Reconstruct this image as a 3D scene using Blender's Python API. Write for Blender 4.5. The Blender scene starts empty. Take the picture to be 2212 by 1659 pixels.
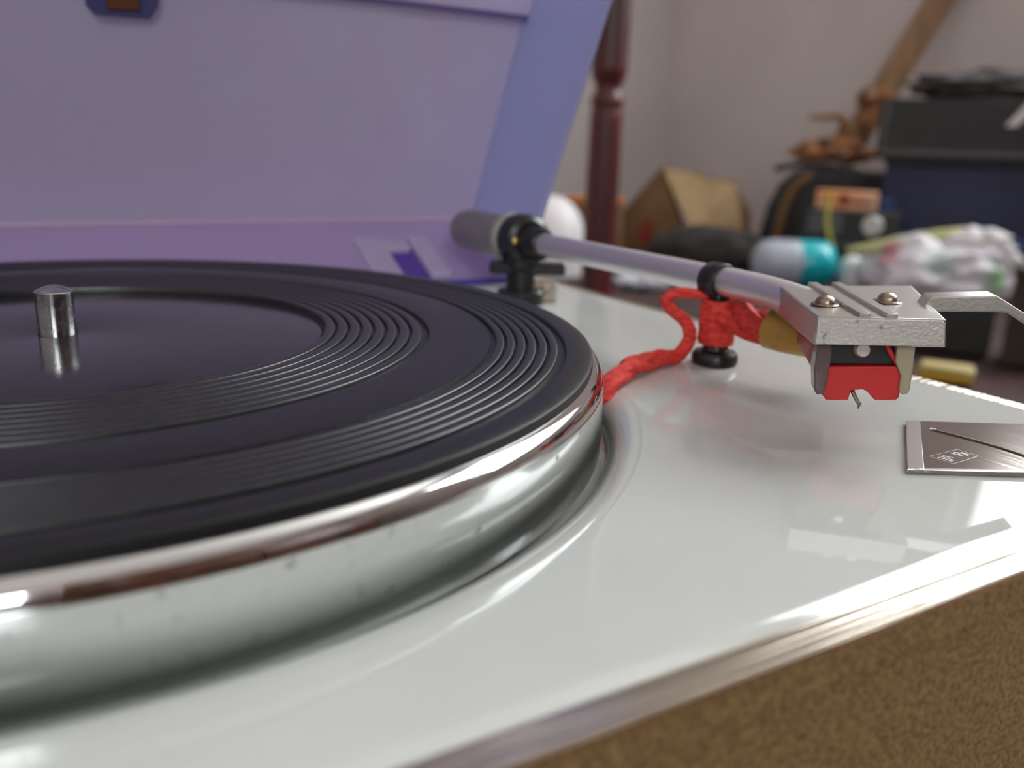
import bpy, bmesh, math, random
from mathutils import Vector, Matrix, noise as mnoise
random.seed(7)
S = 0.001            # the scene is measured in millimetres about the spindle, mat top = 0
Z0 = 0.830           # floor lies 830 mm below the mat
def V(p): return Vector((p[0]*S, p[1]*S, p[2]*S + Z0))
C = bpy.context.scene.collection
scene = bpy.context.scene

# ------------------------------------------------------------------ camera
cam = bpy.data.cameras.new('camera'); cam_o = bpy.data.objects.new('camera', cam); C.objects.link(cam_o)
cam.sensor_width = 36.0; cam.lens = 1879.28/2212*36.0; cam.clip_start = 0.004; cam.clip_end = 60
yaw, pitch, roll = 0.547810, 0.267263, -0.033804
fw = Vector((math.sin(yaw)*math.cos(pitch), math.cos(yaw)*math.cos(pitch), -math.sin(pitch)))
r0 = Vector((math.cos(yaw), -math.sin(yaw), 0)); d0 = fw.cross(r0)
rt = r0*math.cos(roll) + d0*math.sin(roll); dn = -r0*math.sin(roll) + d0*math.cos(roll)
M = Matrix((rt, -dn, -fw)).transposed().to_4x4(); M.translation = V((-10.788, -195.712, 38.784))
cam_o.matrix_world = M
cam.dof.use_dof = True; cam.dof.focus_distance = 0.160; cam.dof.aperture_fstop = 13.2
scene.camera = cam_o

# ------------------------------------------------------------------ light
w = bpy.data.worlds.new('world'); scene.world = w; w.use_nodes = True
bg = w.node_tree.nodes['Background']; bg.inputs[0].default_value = (0.93, 0.97, 1.0, 1); bg.inputs[1].default_value = 14.0
WX, WY = 1760, 1880                                  # right wall, back wall
WIN = (-560, 800, 560, 1780)                         # window in right wall: y0 y1 z0 z1
WIN2 = (-1100, -350, 350, 1300)                       # window in front wall (behind camera): x0 x1 z0 z1
FY, LX = -1900, -1500                                # front wall, left wall
def portal(name, loc, rot, sx, sy):
    l = bpy.data.lights.new(name, 'AREA'); l.shape = 'RECTANGLE'; l.size = sx; l.size_y = sy
    l.cycles.is_portal = True
    o = bpy.data.objects.new(name, l); C.objects.link(o); o.location = loc; o.rotation_euler = rot
portal('window_portal', V((WX+60, (WIN[0]+WIN[1])/2, (WIN[2]+WIN[3])/2)), (0, math.radians(90), 0), (WIN[3]-WIN[2])*S, (WIN[1]-WIN[0])*S)
portal('window_portal', V(((WIN2[0]+WIN2[1])/2, FY-60, (WIN2[2]+WIN2[3])/2)), (math.radians(90), 0, 0), (WIN2[1]-WIN2[0])*S, (WIN2[3]-WIN2[2])*S)
scene.view_settings.view_transform = 'Standard'; scene.view_settings.look = 'None'
scene.view_settings.gamma = 1.0; scene.view_settings.use_curve_mapping = False
scene.view_settings.exposure = 0.0
scene.cycles.max_bounces = 10; scene.cycles.diffuse_bounces = 6; scene.cycles.glossy_bounces = 5
scene.cycles.transmission_bounces = 6; scene.cycles.caustics_reflective = False; scene.cycles.caustics_refractive = False
scene.cycles.sample_clamp_indirect = 6.0

# ------------------------------------------------------------------ materials
def srgb(r, g, b):
    f = lambda c: (c/255/12.92 if c/255 <= 0.04045 else ((c/255+0.055)/1.055)**2.4)
    return (f(r), f(g), f(b), 1)
def mat(name, col, rough=0.5, metal=0.0, col2=None, nscale=8.0, nlo=0.4, nhi=0.6, bump=0.0, bscale=200.0, stretch=None,
        coat=0.0, trans=0.0, alpha=None, rough2=None, spec=None, sss=0.0, detail=4.0, transl=0.0, ior=None):
    m = bpy.data.materials.new(name); m.use_nodes = True
    nt = m.node_tree; N = nt.nodes; L = nt.links; b = N['Principled BSDF']
    b.inputs['Base Color'].default_value = col; b.inputs['Roughness'].default_value = rough; b.inputs['Metallic'].default_value = metal
    b.inputs['Coat Weight'].default_value = coat; b.inputs['Coat Roughness'].default_value = 0.03
    b.inputs['Transmission Weight'].default_value = trans
    if ior: b.inputs['IOR'].default_value = ior
    if spec is not None: b.inputs['Specular IOR Level'].default_value = spec
    if sss: b.inputs['Subsurface Weight'].default_value = sss; b.inputs['Subsurface Radius'].default_value = (0.004, 0.002, 0.002); b.inputs['Subsurface Scale'].default_value = 1.0
    if alpha is not None: b.inputs['Alpha'].default_value = alpha
    if col2 or bump or rough2 is not None:
        tc = N.new('ShaderNodeTexCoord'); mp = N.new('ShaderNodeMapping'); L.new(tc.outputs['Object'], mp.inputs[0])
        if stretch: mp.inputs['Scale'].default_value = stretch
    if col2 or rough2 is not None:
        nz = N.new('ShaderNodeTexNoise'); nz.inputs['Scale'].default_value = nscale; nz.inputs['Detail'].default_value = detail
        L.new(mp.outputs[0], nz.inputs['Vector'])
        rp = N.new('ShaderNodeMapRange'); rp.inputs['From Min'].default_value = nlo; rp.inputs['From Max'].default_value = nhi
        L.new(nz.outputs['Fac'], rp.inputs['Value'])
        if col2:
            mx = N.new('ShaderNodeMix'); mx.data_type = 'RGBA'; mx.inputs['A'].default_value = col; mx.inputs['B'].default_value = col2
            L.new(rp.outputs[0], mx.inputs['Factor']); L.new(mx.outputs['Result'], b.inputs['Base Color'])
        if rough2 is not None:
            r2 = N.new('ShaderNodeMapRange'); r2.inputs['To Min'].default_value = rough; r2.inputs['To Max'].default_value = rough2
            L.new(rp.outputs[0], r2.inputs['Value']); L.new(r2.outputs[0], b.inputs['Roughness'])
    if bump:
        nb = N.new('ShaderNodeTexNoise'); nb.inputs['Scale'].default_value = bscale; nb.inputs['Detail'].default_value = 3
        L.new(mp.outputs[0], nb.inputs['Vector'])
        bp = N.new('ShaderNodeBump'); bp.inputs['Strength'].default_value = bump; bp.inputs['Distance'].default_value = 0.0005
        L.new(nb.outputs['Fac'], bp.inputs['Height']); L.new(bp.outputs[0], b.inputs['Normal'])
    if transl:
        out = N['Material Output']; tl = N.new('ShaderNodeBsdfTranslucent'); tl.inputs[0].default_value = col
        ms = N.new('ShaderNodeMixShader'); ms.inputs[0].default_value = transl
        L.new(b.outputs[0], ms.inputs[1]); L.new(tl.outputs[0], ms.inputs[2]); L.new(ms.outputs[0], out.inputs[0])
    return m
m_deck = mat('white_enamel', (0.60, 0.62, 0.585, 1), 0.035, col2=(0.575, 0.595, 0.56, 1), nscale=30, spec=0.5)
m_trim = mat('brushed_trim', (0.66, 0.60, 0.50, 1), 0.24, 1.0, bump=0.5, bscale=400, stretch=(0.03, 3, 3))
m_vinyl = mat('brown_vinyl', srgb(162, 136, 92), 0.55, col2=srgb(108, 88, 56), nscale=1300, nlo=0.38, nhi=0.62, bump=0.6, bscale=1500)
m_chrome = mat('chrome', (0.78, 0.78, 0.78, 1), 0.05, 1.0, rough2=0.16, nscale=160, nlo=0.55, nhi=0.72)
m_chrome2 = mat('chrome_side', (0.78, 0.80, 0.79, 1), 0.13, 1.0, col2=(0.42, 0.43, 0.42, 1), nscale=420, nlo=0.62, nhi=0.76, rough2=0.36, detail=6)
m_steel = mat('steel', (0.54, 0.54, 0.55, 1), 0.16, 1.0, rough2=0.3, nscale=900, nlo=0.4, nhi=0.7)
m_rub = mat('black_rubber', (0.010, 0.010, 0.011, 1), 0.36, col2=(0.25, 0.25, 0.25, 1), nscale=1100, nlo=0.77, nhi=0.82, bump=0.15, bscale=2500, spec=0.42)
m_rib = mat('rubber_rib', (0.011, 0.011, 0.012, 1), 0.36, col2=(0.017, 0.017, 0.018, 1), nscale=500, spec=0.6)
m_disc = mat('glossy_disc', (0.013, 0.012, 0.013, 1), 0.14, bump=0.06, bscale=900, spec=0.6)
m_lid = mat('grey_lilac_plastic', srgb(210, 204, 224), 0.2, transl=0.5, spec=0.5)
m_lids = mat('lid_side_light_tint', srgb(186, 188, 220), 0.2, transl=0.45, spec=0.5)  # same plastic as the panel; light through the side walls put into colour
m_lidh = mat('lid_hinge_light_tint', srgb(224, 206, 244), 0.2, transl=0.5, spec=0.5)  # panel plastic again, the hinge wall's transmitted light painted into its tint
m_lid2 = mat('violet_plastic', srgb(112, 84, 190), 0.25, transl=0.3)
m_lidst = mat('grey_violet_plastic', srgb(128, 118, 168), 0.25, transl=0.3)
m_lidc = mat('pale_lilac_plastic', srgb(222, 212, 236), 0.22, transl=0.35)
m_alu = mat('satin_aluminium', (0.50, 0.48, 0.45, 1), 0.37, 1.0, bump=0.08, bscale=1600)
m_alu_pit = mat('pitted_aluminium', (0.56, 0.54, 0.50, 1), 0.45, 0.9, col2=(0.22, 0.19, 0.16, 1), nscale=360, nlo=0.62, nhi=0.70, bump=0.2, bscale=1500)
m_tube = mat('tube_aluminium', (0.78, 0.76, 0.76, 1), 0.42, 1.0)
m_black = mat('black_plastic', (0.012, 0.013, 0.014, 1), 0.32)
m_cw = mat('grey_counterweight', (0.30, 0.275, 0.27, 1), 0.42, 0.6)
m_pale = mat('pale_ring', (0.42, 0.43, 0.36, 1), 0.4, 0.2)
m_brass = mat('brass', (0.62, 0.45, 0.16, 1), 0.3, 1.0)
m_beige = mat('beige_metal', (0.55, 0.44, 0.34, 1), 0.45, 0.2)
m_screw = mat('bronze_screw', (0.34, 0.27, 0.21, 1), 0.3, 1.0, bump=0.3, bscale=2500)
m_red = mat('red_plastic', srgb(202, 44, 44), 0.35, sss=0.15)
m_redclear = mat('clear_red_plastic', srgb(185, 60, 70), 0.25, trans=0.35, sss=0.1)
m_smoke = mat('smoky_clear_plastic', srgb(150, 130, 132), 0.2, trans=0.6, ior=1.4)
m_ivory = mat('ivory_plastic', srgb(190, 178, 150), 0.35, transl=0.2)
m_cord = mat('red_cord', srgb(236, 74, 62), 0.75, col2=srgb(205, 46, 42), nscale=400, bump=0.5, bscale=2200, stretch=(1, 1, 2.5), sss=0.1)
m_tan = mat('tan_tape', srgb(190, 148, 66), 0.5, col2=srgb(160, 120, 50), nscale=200)
m_plate = mat('rosy_metal_plate', (0.46, 0.40, 0.36, 1), 0.13, 1.0, bump=0.06, bscale=500, stretch=(1, 0.1, 1))
m_plate_e = mat('plate_edge', (0.88, 0.86, 0.84, 1), 0.2, 1.0)
m_engr = mat('engraving', (0.52, 0.48, 0.47, 1), 0.3, 1.0)
m_slot = mat('dark_slot', (0.16, 0.14, 0.11, 1), 0.35, 0.9)
m_wall = mat('plaster_wall', srgb(214, 205, 202), 0.85, col2=srgb(208, 199, 196), nscale=3)
m_ceil = mat('ceiling_paint', srgb(222, 218, 212), 0.9)
m_floor = mat('brown_floor', srgb(120, 92, 70), 0.5, col2=srgb(100, 75, 56), nscale=6)
m_frame = mat('window_paint', srgb(225, 225, 222), 0.4)
m_wood = mat('red_brown_wood', srgb(92, 34, 32), 0.4, col2=srgb(58, 22, 22), nscale=30, stretch=(1, 1, 0.15))
m_desk = mat('desk_wood', srgb(140, 100, 66), 0.4, col2=srgb(110, 76, 48), nscale=20, stretch=(0.2, 1, 1))
m_ward = mat('wardrobe_wood', srgb(98, 56, 34), 0.35, col2=srgb(66, 38, 24), nscale=10, stretch=(1, 1, 0.15))
m_card = mat('cardboard', srgb(134, 102, 66), 0.8, col2=srgb(116, 86, 54), nscale=12)
m_card_lit = mat('cardboard_lit', srgb(160, 132, 94), 0.8, col2=srgb(136, 108, 74), nscale=12)  # lighter copy of the carton board; front face's brightness put into colour
m_redprint = mat('red_print', srgb(150, 50, 44), 0.7)
m_blanket = mat('dark_blanket', srgb(66, 40, 36), 0.9, col2=srgb(44, 28, 28), nscale=14, bump=0.4, bscale=60)
m_bcloth = mat('black_cloth', srgb(30, 28, 26), 0.9, col2=srgb(44, 40, 36), nscale=25)
m_bcase = mat('black_case', srgb(34, 34, 35), 0.5, col2=srgb(44, 43, 42), nscale=30)
m_grey = mat('grey_plastic', srgb(92, 92, 94), 0.5)
m_blue = mat('navy_plastic', srgb(34, 38, 78), 0.45, col2=srgb(28, 30, 62), nscale=10)
m_blue2 = mat('blue_plastic', srgb(46, 78, 134), 0.4)
m_strap = mat('tan_strap', srgb(132, 100, 58), 0.7)
m_orange = mat('orange_card', srgb(232, 150, 96), 0.6, col2=srgb(222, 172, 140), nscale=14)
m_dred = mat('dark_red_print', srgb(120, 40, 26), 0.6)
m_yel = mat('yellow_ribbon', srgb(186, 178, 84), 0.6)
m_silver = mat('silver_knob', srgb(198, 196, 190), 0.4, 0.3)
m_teal = mat('teal_plastic', srgb(18, 178, 190), 0.2, spec=0.6)
m_pet = mat('cloudy_plastic', srgb(196, 202, 214), 0.25, transl=0.3)
m_whitep = mat('white_plastic', srgb(232, 228, 228), 0.45)
m_whitec = mat('white_cloth', srgb(205, 205, 215), 0.9)
m_oldwood = mat('leaning_wood', srgb(140, 106, 74), 0.7, col2=srgb(118, 86, 58), nscale=30, stretch=(1, 1, 0.2))
m_root = mat('carved_wood', srgb(150, 96, 48), 0.55, col2=srgb(92, 58, 34), nscale=24)
m_tin = mat('yellow_tin', srgb(186, 146, 34), 0.45)
m_tinlid = mat('pale_tin_lid', srgb(186, 170, 110), 0.45)
m_darkbox = mat('dark_brown_box', srgb(62, 50, 42), 0.7, col2=srgb(48, 40, 36), nscale=20)
m_rag = mat('grey_rag', srgb(92, 84, 82), 0.9, col2=srgb(60, 56, 58), nscale=40, nlo=0.35, nhi=0.65)
def mat_bag():
    m = mat('printed_white_bag', srgb(244, 241, 247), 0.35, transl=0.3)
    nt = m.node_tree; N = nt.nodes; L = nt.links; b = N['Principled BSDF']
    tc = N.new('ShaderNodeTexCoord'); prev = None
    for (c, r, col) in (((-0.079, 0.042, 0.078), 0.032, srgb(206, 84, 104)), ((0.011, -0.093, 0.042), 0.028, srgb(132, 196, 120)), ((-0.04, -0.03, 0.06), 0.03, srgb(205, 222, 218))):
        vm = N.new('ShaderNodeVectorMath'); vm.operation = 'DISTANCE'; L.new(tc.outputs['Object'], vm.inputs[0]); vm.inputs[1].default_value = c
        mr = N.new('ShaderNodeMapRange'); mr.inputs['From Min'].default_value = r; mr.inputs['From Max'].default_value = r*0.5; L.new(vm.outputs['Value'], mr.inputs['Value'])
        mx = N.new('ShaderNodeMix'); mx.data_type = 'RGBA'; mx.inputs['B'].default_value = col; mx.inputs['A'].default_value = srgb(244, 241, 247)
        L.new(mr.outputs[0], mx.inputs['Factor'])
        if prev: L.new(prev, mx.inputs['A'])
        prev = mx.outputs['Result']
    L.new(prev, b.inputs['Base Color']); return m
m_bag = mat_bag()
def mat_glass():
    m = bpy.data.materials.new('window_glass'); m.use_nodes = True; N = m.node_tree.nodes; L = m.node_tree.links
    N.remove(N['Principled BSDF']); t = N.new('ShaderNodeBsdfTransparent'); g = N.new('ShaderNodeBsdfGlossy'); g.inputs['Roughness'].default_value = 0.02
    ms = N.new('ShaderNodeMixShader'); ms.inputs[0].default_value = 0.06
    L.new(t.outputs[0], ms.inputs[1]); L.new(g.outputs[0], ms.inputs[2]); L.new(ms.outputs[0], N['Material Output'].inputs[0]); return m
m_glass = mat_glass()

# ------------------------------------------------------------------ geometry helpers (mm in, metres out)
wloc = {}
def thing(name, label, cat, base, group=None):
    o = bpy.data.objects.new(name, None); C.objects.link(o); o.empty_display_size = 0.02
    o.location = V(base); wloc[o.name] = V(base)
    o['label'] = label; o['category'] = cat
    if group: o['group'] = group
    return o
def tag(o, label, cat, group=None):
    o['label'] = label; o['category'] = cat
    if group: o['group'] = group
    return o
def obj(name, bm, m, parent=None, base=None, angle=35, label=None, bevel=0, seg=2):
    """bm holds world millimetres; base (mm) is the origin of a top-level mesh"""
    org = wloc[parent.name] if parent else V(base if base else (0, 0, 0))
    bmesh.ops.recalc_face_normals(bm, faces=bm.faces)
    for v in bm.verts: v.co = V(v.co) - org
    me = bpy.data.meshes.new(name); bm.to_mesh(me); bm.free()
    for p in me.polygons: p.use_smooth = True
    me.set_sharp_from_angle(angle=math.radians(angle))
    mats = m if isinstance(m, (list, tuple)) else [m]
    for x in mats: me.materials.append(x)
    o = bpy.data.objects.new(name, me); C.objects.link(o)
    if parent: o.parent = parent
    else: o.location = org
    wloc[o.name] = org
    if label: o['label'] = label
    if bevel:
        b = o.modifiers.new('bevel', 'BEVEL'); b.width = bevel*S; b.segments = seg; b.limit_method = 'ANGLE'; b.angle_limit = math.radians(40)
    return o
def B(): return bmesh.new()
def hexa(bm, P):            # 8 points: bottom 4 ccw then top 4
    v = [bm.verts.new(p) for p in P]
    for f in ((3, 2, 1, 0), (4, 5, 6, 7), (0, 1, 5, 4), (1, 2, 6, 5), (2, 3, 7, 6), (3, 0, 4, 7)): bm.faces.new([v[i] for i in f])
    return bm
def box(bm, x0, x1, y0, y1, z0, z1, c=None, az=0.0, tilt=None):
    P = [(x0, y0, z0), (x1, y0, z0), (x1, y1, z0), (x0, y1, z0), (x0, y0, z1), (x1, y0, z1), (x1, y1, z1), (x0, y1, z1)]
    if c is not None:
        R = Matrix.Rotation(math.radians(-az), 3, 'Z')
        if tilt: R = R @ tilt
        P = [tuple(R @ Vector(q) + Vector(c)) for q in P]
    return hexa(bm, P)
def lathe(bm, prof, c=(0, 0, 0), axis=None, n=48, closed=False):
    """prof: (radius, height) pairs turned about axis (default z) through c"""
    ax = Vector(axis).normalized() if axis else Vector((0, 0, 1))
    u = ax.orthogonal().normalized() if axis else Vector((1, 0, 0)); v = ax.cross(u); c = Vector(c)
    rings = []
    for r, h in prof:
        if r < 1e-6: rings.append([bm.verts.new(c+ax*h)])
        else: rings.append([bm.verts.new(c+ax*h+(u*math.cos(2*math.pi*i/n)+v*math.sin(2*math.pi*i/n))*r) for i in range(n)])
    prs = list(zip(rings[:-1], rings[1:]))
    if closed: prs.append((rings[-1], rings[0]))
    for a, b in prs:
        for i in range(n):
            j = (i+1) % n
            if len(a) == 1 and len(b) == 1: continue
            if len(a) == 1: bm.faces.new((a[0], b[i], b[j]))
            elif len(b) == 1: bm.faces.new((a[i], a[j], b[0]))
            else: bm.faces.new((a[i], a[j], b[j], b[i]))
    return bm
def catmull(P, k=8):
    P = [Vector(p) for p in P]; out = []
    for i in range(len(P)-1):
        a = P[max(i-1, 0)]; b = P[i]; c = P[i+1]; d = P[min(i+2, len(P)-1)]
        for j in range(k):
            t = j/k
            out.append(0.5*((2*b)+(c-a)*t+(2*a-5*b+4*c-d)*t*t+(3*b-a-3*c+d)*t**3))
    out.append(P[-1]); return out
def tube(bm, P, r, n=16, cap=True):
    """sweep a circle of radius r (number or list) along P"""
    P = [Vector(p) for p in P]; m = len(P)
    rs = r if isinstance(r, (list, tuple)) else [r]*m
    T = [(P[min(i+1, m-1)]-P[max(i-1, 0)]).normalized() for i in range(m)]
    u = T[0].orthogonal().normalized(); rings = []
    for i in range(m):
        u = (u-T[i]*u.dot(T[i])).normalized(); v = T[i].cross(u)
        rings.append([bm.verts.new(P[i]+(u*math.cos(2*math.pi*k/n)+v*math.sin(2*math.pi*k/n))*rs[i]) for k in range(n)])
    for a, b in zip(rings[:-1], rings[1:]):
        for k in range(n): bm.faces.new((a[k], a[(k+1) % n], b[(k+1) % n], b[k]))
    if cap: bm.faces.new(rings[0][::-1]); bm.faces.new(rings[-1])
    return bm
def prism(bm, poly, o, u, v, w, d0, d1):
    """poly (a,b) in axes u,v at o, extruded along w from d0 to d1"""
    o, u, v, w = map(Vector, (o, u, v, w))
    A = [bm.verts.new(o+u*a+v*b+w*d0) for a, b in poly]; Bv = [bm.verts.new(o+u*a+v*b+w*d1) for a, b in poly]
    bm.faces.new(A); bm.faces.new(Bv[::-1]); n = len(poly)
    for i in range(n): bm.faces.new((A[i], Bv[i], Bv[(i+1) % n], A[(i+1) % n]))
    return bm
def blob(bm, c, rx, ry, rz, az=0, amp=0.15, freq=2.0, seed=0, flat=True, nu=40, nv=24, pw=1.0):
    """crumpled rounded heap standing on its own flat underside"""
    R = Matrix.Rotation(math.radians(-az), 3, 'Z'); sd = Vector((seed*7.3, seed*3.1, seed*1.7)); rows = []
    for j in range(nv+1):
        ph = -math.pi/2+math.pi*j/nv; row = []
        for i in range(nu):
            t = 2*math.pi*i/nu
            d = Vector((math.cos(ph)*math.cos(t), math.cos(ph)*math.sin(t), math.sin(ph)))
            k = 1+amp*(mnoise.noise(d*freq+sd)+0.6*mnoise.noise(d*freq*2.3+sd)+0.35*abs(mnoise.noise(d*freq*4.1+sd)))
            q = Vector((d.x*rx*k, d.y*ry*k, d.z*rz*k))
            if flat: q.z = max(q.z, -rz*0.72)
            row.append(R @ q+Vector(c))
        rows.append(row)
    vs = [[bm.verts.new(q) for q in row] for row in rows[1:-1]]
    a = bm.verts.new(rows[0][0]); b = bm.verts.new(rows[-1][0])
    for r1, r2 in zip(vs[:-1], vs[1:]):
        for i in range(nu): bm.faces.new((r1[i], r1[(i+1) % nu], r2[(i+1) % nu], r2[i]))
    for i in range(nu):
        bm.faces.new((a, vs[0][(i+1) % nu], vs[0][i])); bm.faces.new((b, vs[-1][i], vs[-1][(i+1) % nu]))
    return bm
def struct(o): o['kind'] = 'structure'; return o

# ------------------------------------------------------------------ the room
FZ, CZ = -830, 1970
def wall_with_hole(name, P, hole, thick_dir):
    """P(a,z)->point on inner face; hole a0,a1,z0,z1; outer bounds in P.b"""
    bm = B(); a0, a1 = P.b; h0, h1, g0, g1 = hole
    for (x0, x1, z0, z1) in ((a0, h0, FZ, CZ), (h1, a1, FZ, CZ), (h0, h1, FZ, g0), (h0, h1, g1, CZ)):
        q = [P(x0, z0), P(x1, z0), P(x1, z1), P(x0, z1)]; t = Vector(thick_dir)
        hexa(bm, [q[0], q[1], Vector(q[1])+t, Vector(q[0])+t, q[3], q[2], Vector(q[2])+t, Vector(q[3])+t])
    return struct(obj(name, bm, m_wall))
Pr = lambda y, z: (WX, y, z)
Pr.b = (FY, WY)
wall_with_hole('wall_right', Pr, WIN, (120, 0, 0))
struct(obj('wall_back', box(B(), LX, WX+120, WY, WY+120, FZ, CZ), m_wall))
Pf = lambda x, z: (x, FY, z)
Pf.b = (LX, WX)
wall_with_hole('wall_front', Pf, WIN2, (0, -120, 0))
struct(obj('wall_left', box(B(), LX-120, LX, FY-120, WY+120, FZ, CZ), m_wall))
struct(obj('floor', box(B(), LX-120, WX+120, FY-120, WY+120, FZ-100, FZ), m_floor))
struct(obj('ceiling', box(B(), LX-120, WX+120, FY-120, WY+120, CZ, CZ+100), m_ceil))
bm = B(); y0, y1, z0, z1 = WIN
for (a, b, c, d) in ((y0, y1, z0, z0+45), (y0, y1, z1-45, z1), (y0, y0+45, z0+45, z1-45), (y1-45, y1, z0+45, z1-45), ((y0+y1)/2-22, (y0+y1)/2+22, z0+45, z1-45)):
    box(bm, WX+20, WX+70, a, b, c, d)
wf = struct(obj('window_1', bm, m_frame, base=(WX+45, (y0+y1)/2, z0)))
for (a, b) in ((y0+45, (y0+y1)/2-22), ((y0+y1)/2+22, y1-45)):
    obj('pane', box(B(), WX+43, WX+47, a, b, z0+45, z1-45), m_glass, wf)

bm = B(); x0, x1, z0, z1 = WIN2; xm = (x0+x1)/2
for (a, b, c, d) in ((x0, x1, z0, z0+45), (x0, x1, z1-45, z1), (x0, x0+45, z0+45, z1-45), (x1-45, x1, z0+45, z1-45), (xm-22, xm+22, z0+45, z1-45)):
    box(bm, a, b, FY-70, FY-20, c, d)
wf2 = struct(obj('window_2', bm, m_frame, base=(xm, FY-45, z0)))
for (a, b) in ((x0+45, xm-22), (xm+22, x1-45)):
    obj('pane', box(B(), a, b, FY-47, FY-43, z0+45, z1-45), m_glass, wf2)
# desk under the turntable
dk = thing('desk', 'wooden desk the record player stands on', 'desk', (0, 0, FZ))
obj('desk_top', box(B(), -620, 400, -330, 290, -135, -105), m_desk, dk, bevel=2)
for x in (-600, 350):
    for y in (-310, 240): obj('leg', box(B(), x, x+40, y, y+40, FZ, -135), m_desk, dk, bevel=2)
# wardrobe added out of view to give the chrome a warm reflection
wd = thing('wardrobe', 'unseen brown wardrobe added behind the camera for warm reflections', 'wardrobe', (600, -1600, FZ))
obj('body', box(B(), -150, 1250, -1890, -1340, FZ, 1150), m_ward, wd, bevel=4)
for x in (-145, 555): 
    d = obj('door', box(B(), x, x+690, -1340, -1318, FZ+60, 1120), m_ward, wd, bevel=3)
    obj('handle', lathe(B(), [(0, 26), (9, 24), (12, 16), (7, 8), (7, 0), (0, 0)], (x+(640 if x < 0 else 50), -1318, 100), (0, -1, 0) if False else (0, 1, 0), 16), m_brass, d)

ch = thing('added_chair', 'unseen dark brown chair added by the desk for dark reflections', 'chair', (-60, -620, FZ))  # unseen chair, added so the chrome rim reflects a dark band
obj('seat', box(B(), -290, 170, -900, -480, -400, -365), m_ward, ch, bevel=8)
for x in (-285, 130):
    obj('leg', box(B(), x, x+35, -515, -480, FZ, -400), m_ward, ch, bevel=3); obj('leg', box(B(), x, x+35, -900, -865, FZ, 190), m_ward, ch, bevel=3)
for z in (-200, -60, 80): obj('back_slat', box(B(), -250, 130, -893, -872, z, z+110), m_ward, ch, bevel=5)
# ------------------------------------------------------------------ turntable: cabinet, trim, deck
tt = thing('turntable', 'white-decked record player with brown cabinet and open lilac lid', 'record player', (26, -12, -105))
X0, X1, Y0, Y1, CR = -128.0, 180.5, -132.6, 108.0, 7.0
def rrect(nside=70, ncorner=12):
    pts = []
    def seg(a, b, n): 
        for i in range(n): t = i/n; pts.append((Vector(a).lerp(Vector(b), t), None))
    cs = [((X1-CR, Y0+CR), -90), ((X1-CR, Y1-CR), 0), ((X0+CR, Y1-CR), 90), ((X0+CR, Y0+CR), 180)]
    out = []
    for k, (c, a0) in enumerate(cs):
        for i in range(ncorner+1):
            a = math.radians(a0+90*i/ncorner); nrm = Vector((math.cos(a), math.sin(a)))
            out.append((Vector(c)+nrm*CR, nrm))
        c2, a2 = cs[(k+1) % 4]; a = math.radians(a0+90); nrm = Vector((math.cos(a), math.sin(a)))
        p = Vector(c)+nrm*CR; q = Vector(c2)+nrm*CR
        for i in range(1, nside): out.append((p.lerp(q, i/nside), nrm))
    return out
RR = rrect()
def loops_mesh(bm, loops):
    vs = [[bm.verts.new(p) for p in lp] for lp in loops]; n = len(vs[0])
    for a, b in zip(vs[:-1], vs[1:]):
        for i in range(n): bm.faces.new((a[i], a[(i+1) % n], b[(i+1) % n], b[i]))
    return vs
def off(d, z): return [(p.x+n.x*d, p.y+n.y*d, z) for p, n in RR]
def circ(r, z):
    out = []
    for p, n in RR: a = math.atan2(p.y, p.x); out.append((r*math.cos(a), r*math.sin(a), z))
    return out
DZ = -13.5
bm = B(); L = [circ(30, -20), circ(108, -20), circ(112.2, -19.6)]
for i in range(13):
    t = math.radians(90*i/12); L.append(circ(120.1-7.7*math.cos(t), -18.5+5.0*math.sin(t)))
L += [circ(122, DZ), circ(125, DZ), off(0, DZ)]
for i in range(1, 11):
    t = math.radians(90*i/10); L.append(off(5*math.sin(t), DZ-3+3*math.cos(t)))
L.append(off(5, -19)); loops_mesh(bm, L)
deck = obj('deck', bm, m_deck, tt, angle=50)
bm = B(); loops_mesh(bm, [off(1.5, -19), off(1.5, -14.35), off(2.0, -14.25), off(7.6, -14.2), off(7.95, -14.5), off(7.95, -15.2), off(7.0, -15.2)])
obj('trim_frame', bm, m_trim, tt, angle=30)
bm = B(); vs = loops_mesh(bm, [off(6.5, -14.9), off(7.75, -14.9), off(7.75, -19.6), off(7.2, -20.0), off(7.2, -94), off(6, -95)])
bm.faces.new(vs[-1])
obj('cabinet', bm, m_vinyl, tt, angle=30)
for x in (-115, 165):
    for y in (-118, 95): obj('foot', lathe(B(), [(0, -95), (11, -95), (9.5, -105), (0, -105)], (x, y, 0), n=24), m_black, tt)

# platter
bm = lathe(B(), [(20, -3.4), (104, -3.4), (106, -1.8), (107.6, -1.65), (108.1, -1.66)]+[(107.9+3.1*math.sin(math.radians(a)), -5.0+3.3*math.cos(math.radians(a))) for a in range(14, 91, 7)]+[(110.6, -5.2), (110.4, -17.8), (20, -17.8)], n=256)
pl = obj('platter', bm, m_chrome, tt, angle=40)
obj('platter_rim', lathe(B(), [(110.5, -5.0), (111.0, -5.0), (111.0, -17.3), (110.7, -17.7), (110.3, -17.7)], n=256), m_chrome2, pl, angle=50)
obj('spindle', lathe(B(), [(3.62, -3), (3.62, 7.55), (3.5, 7.72), (2.9, 8.05), (2.0, 8.45), (1.0, 8.78), (0, 8.9)], n=48), m_steel, pl, angle=28)
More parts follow.
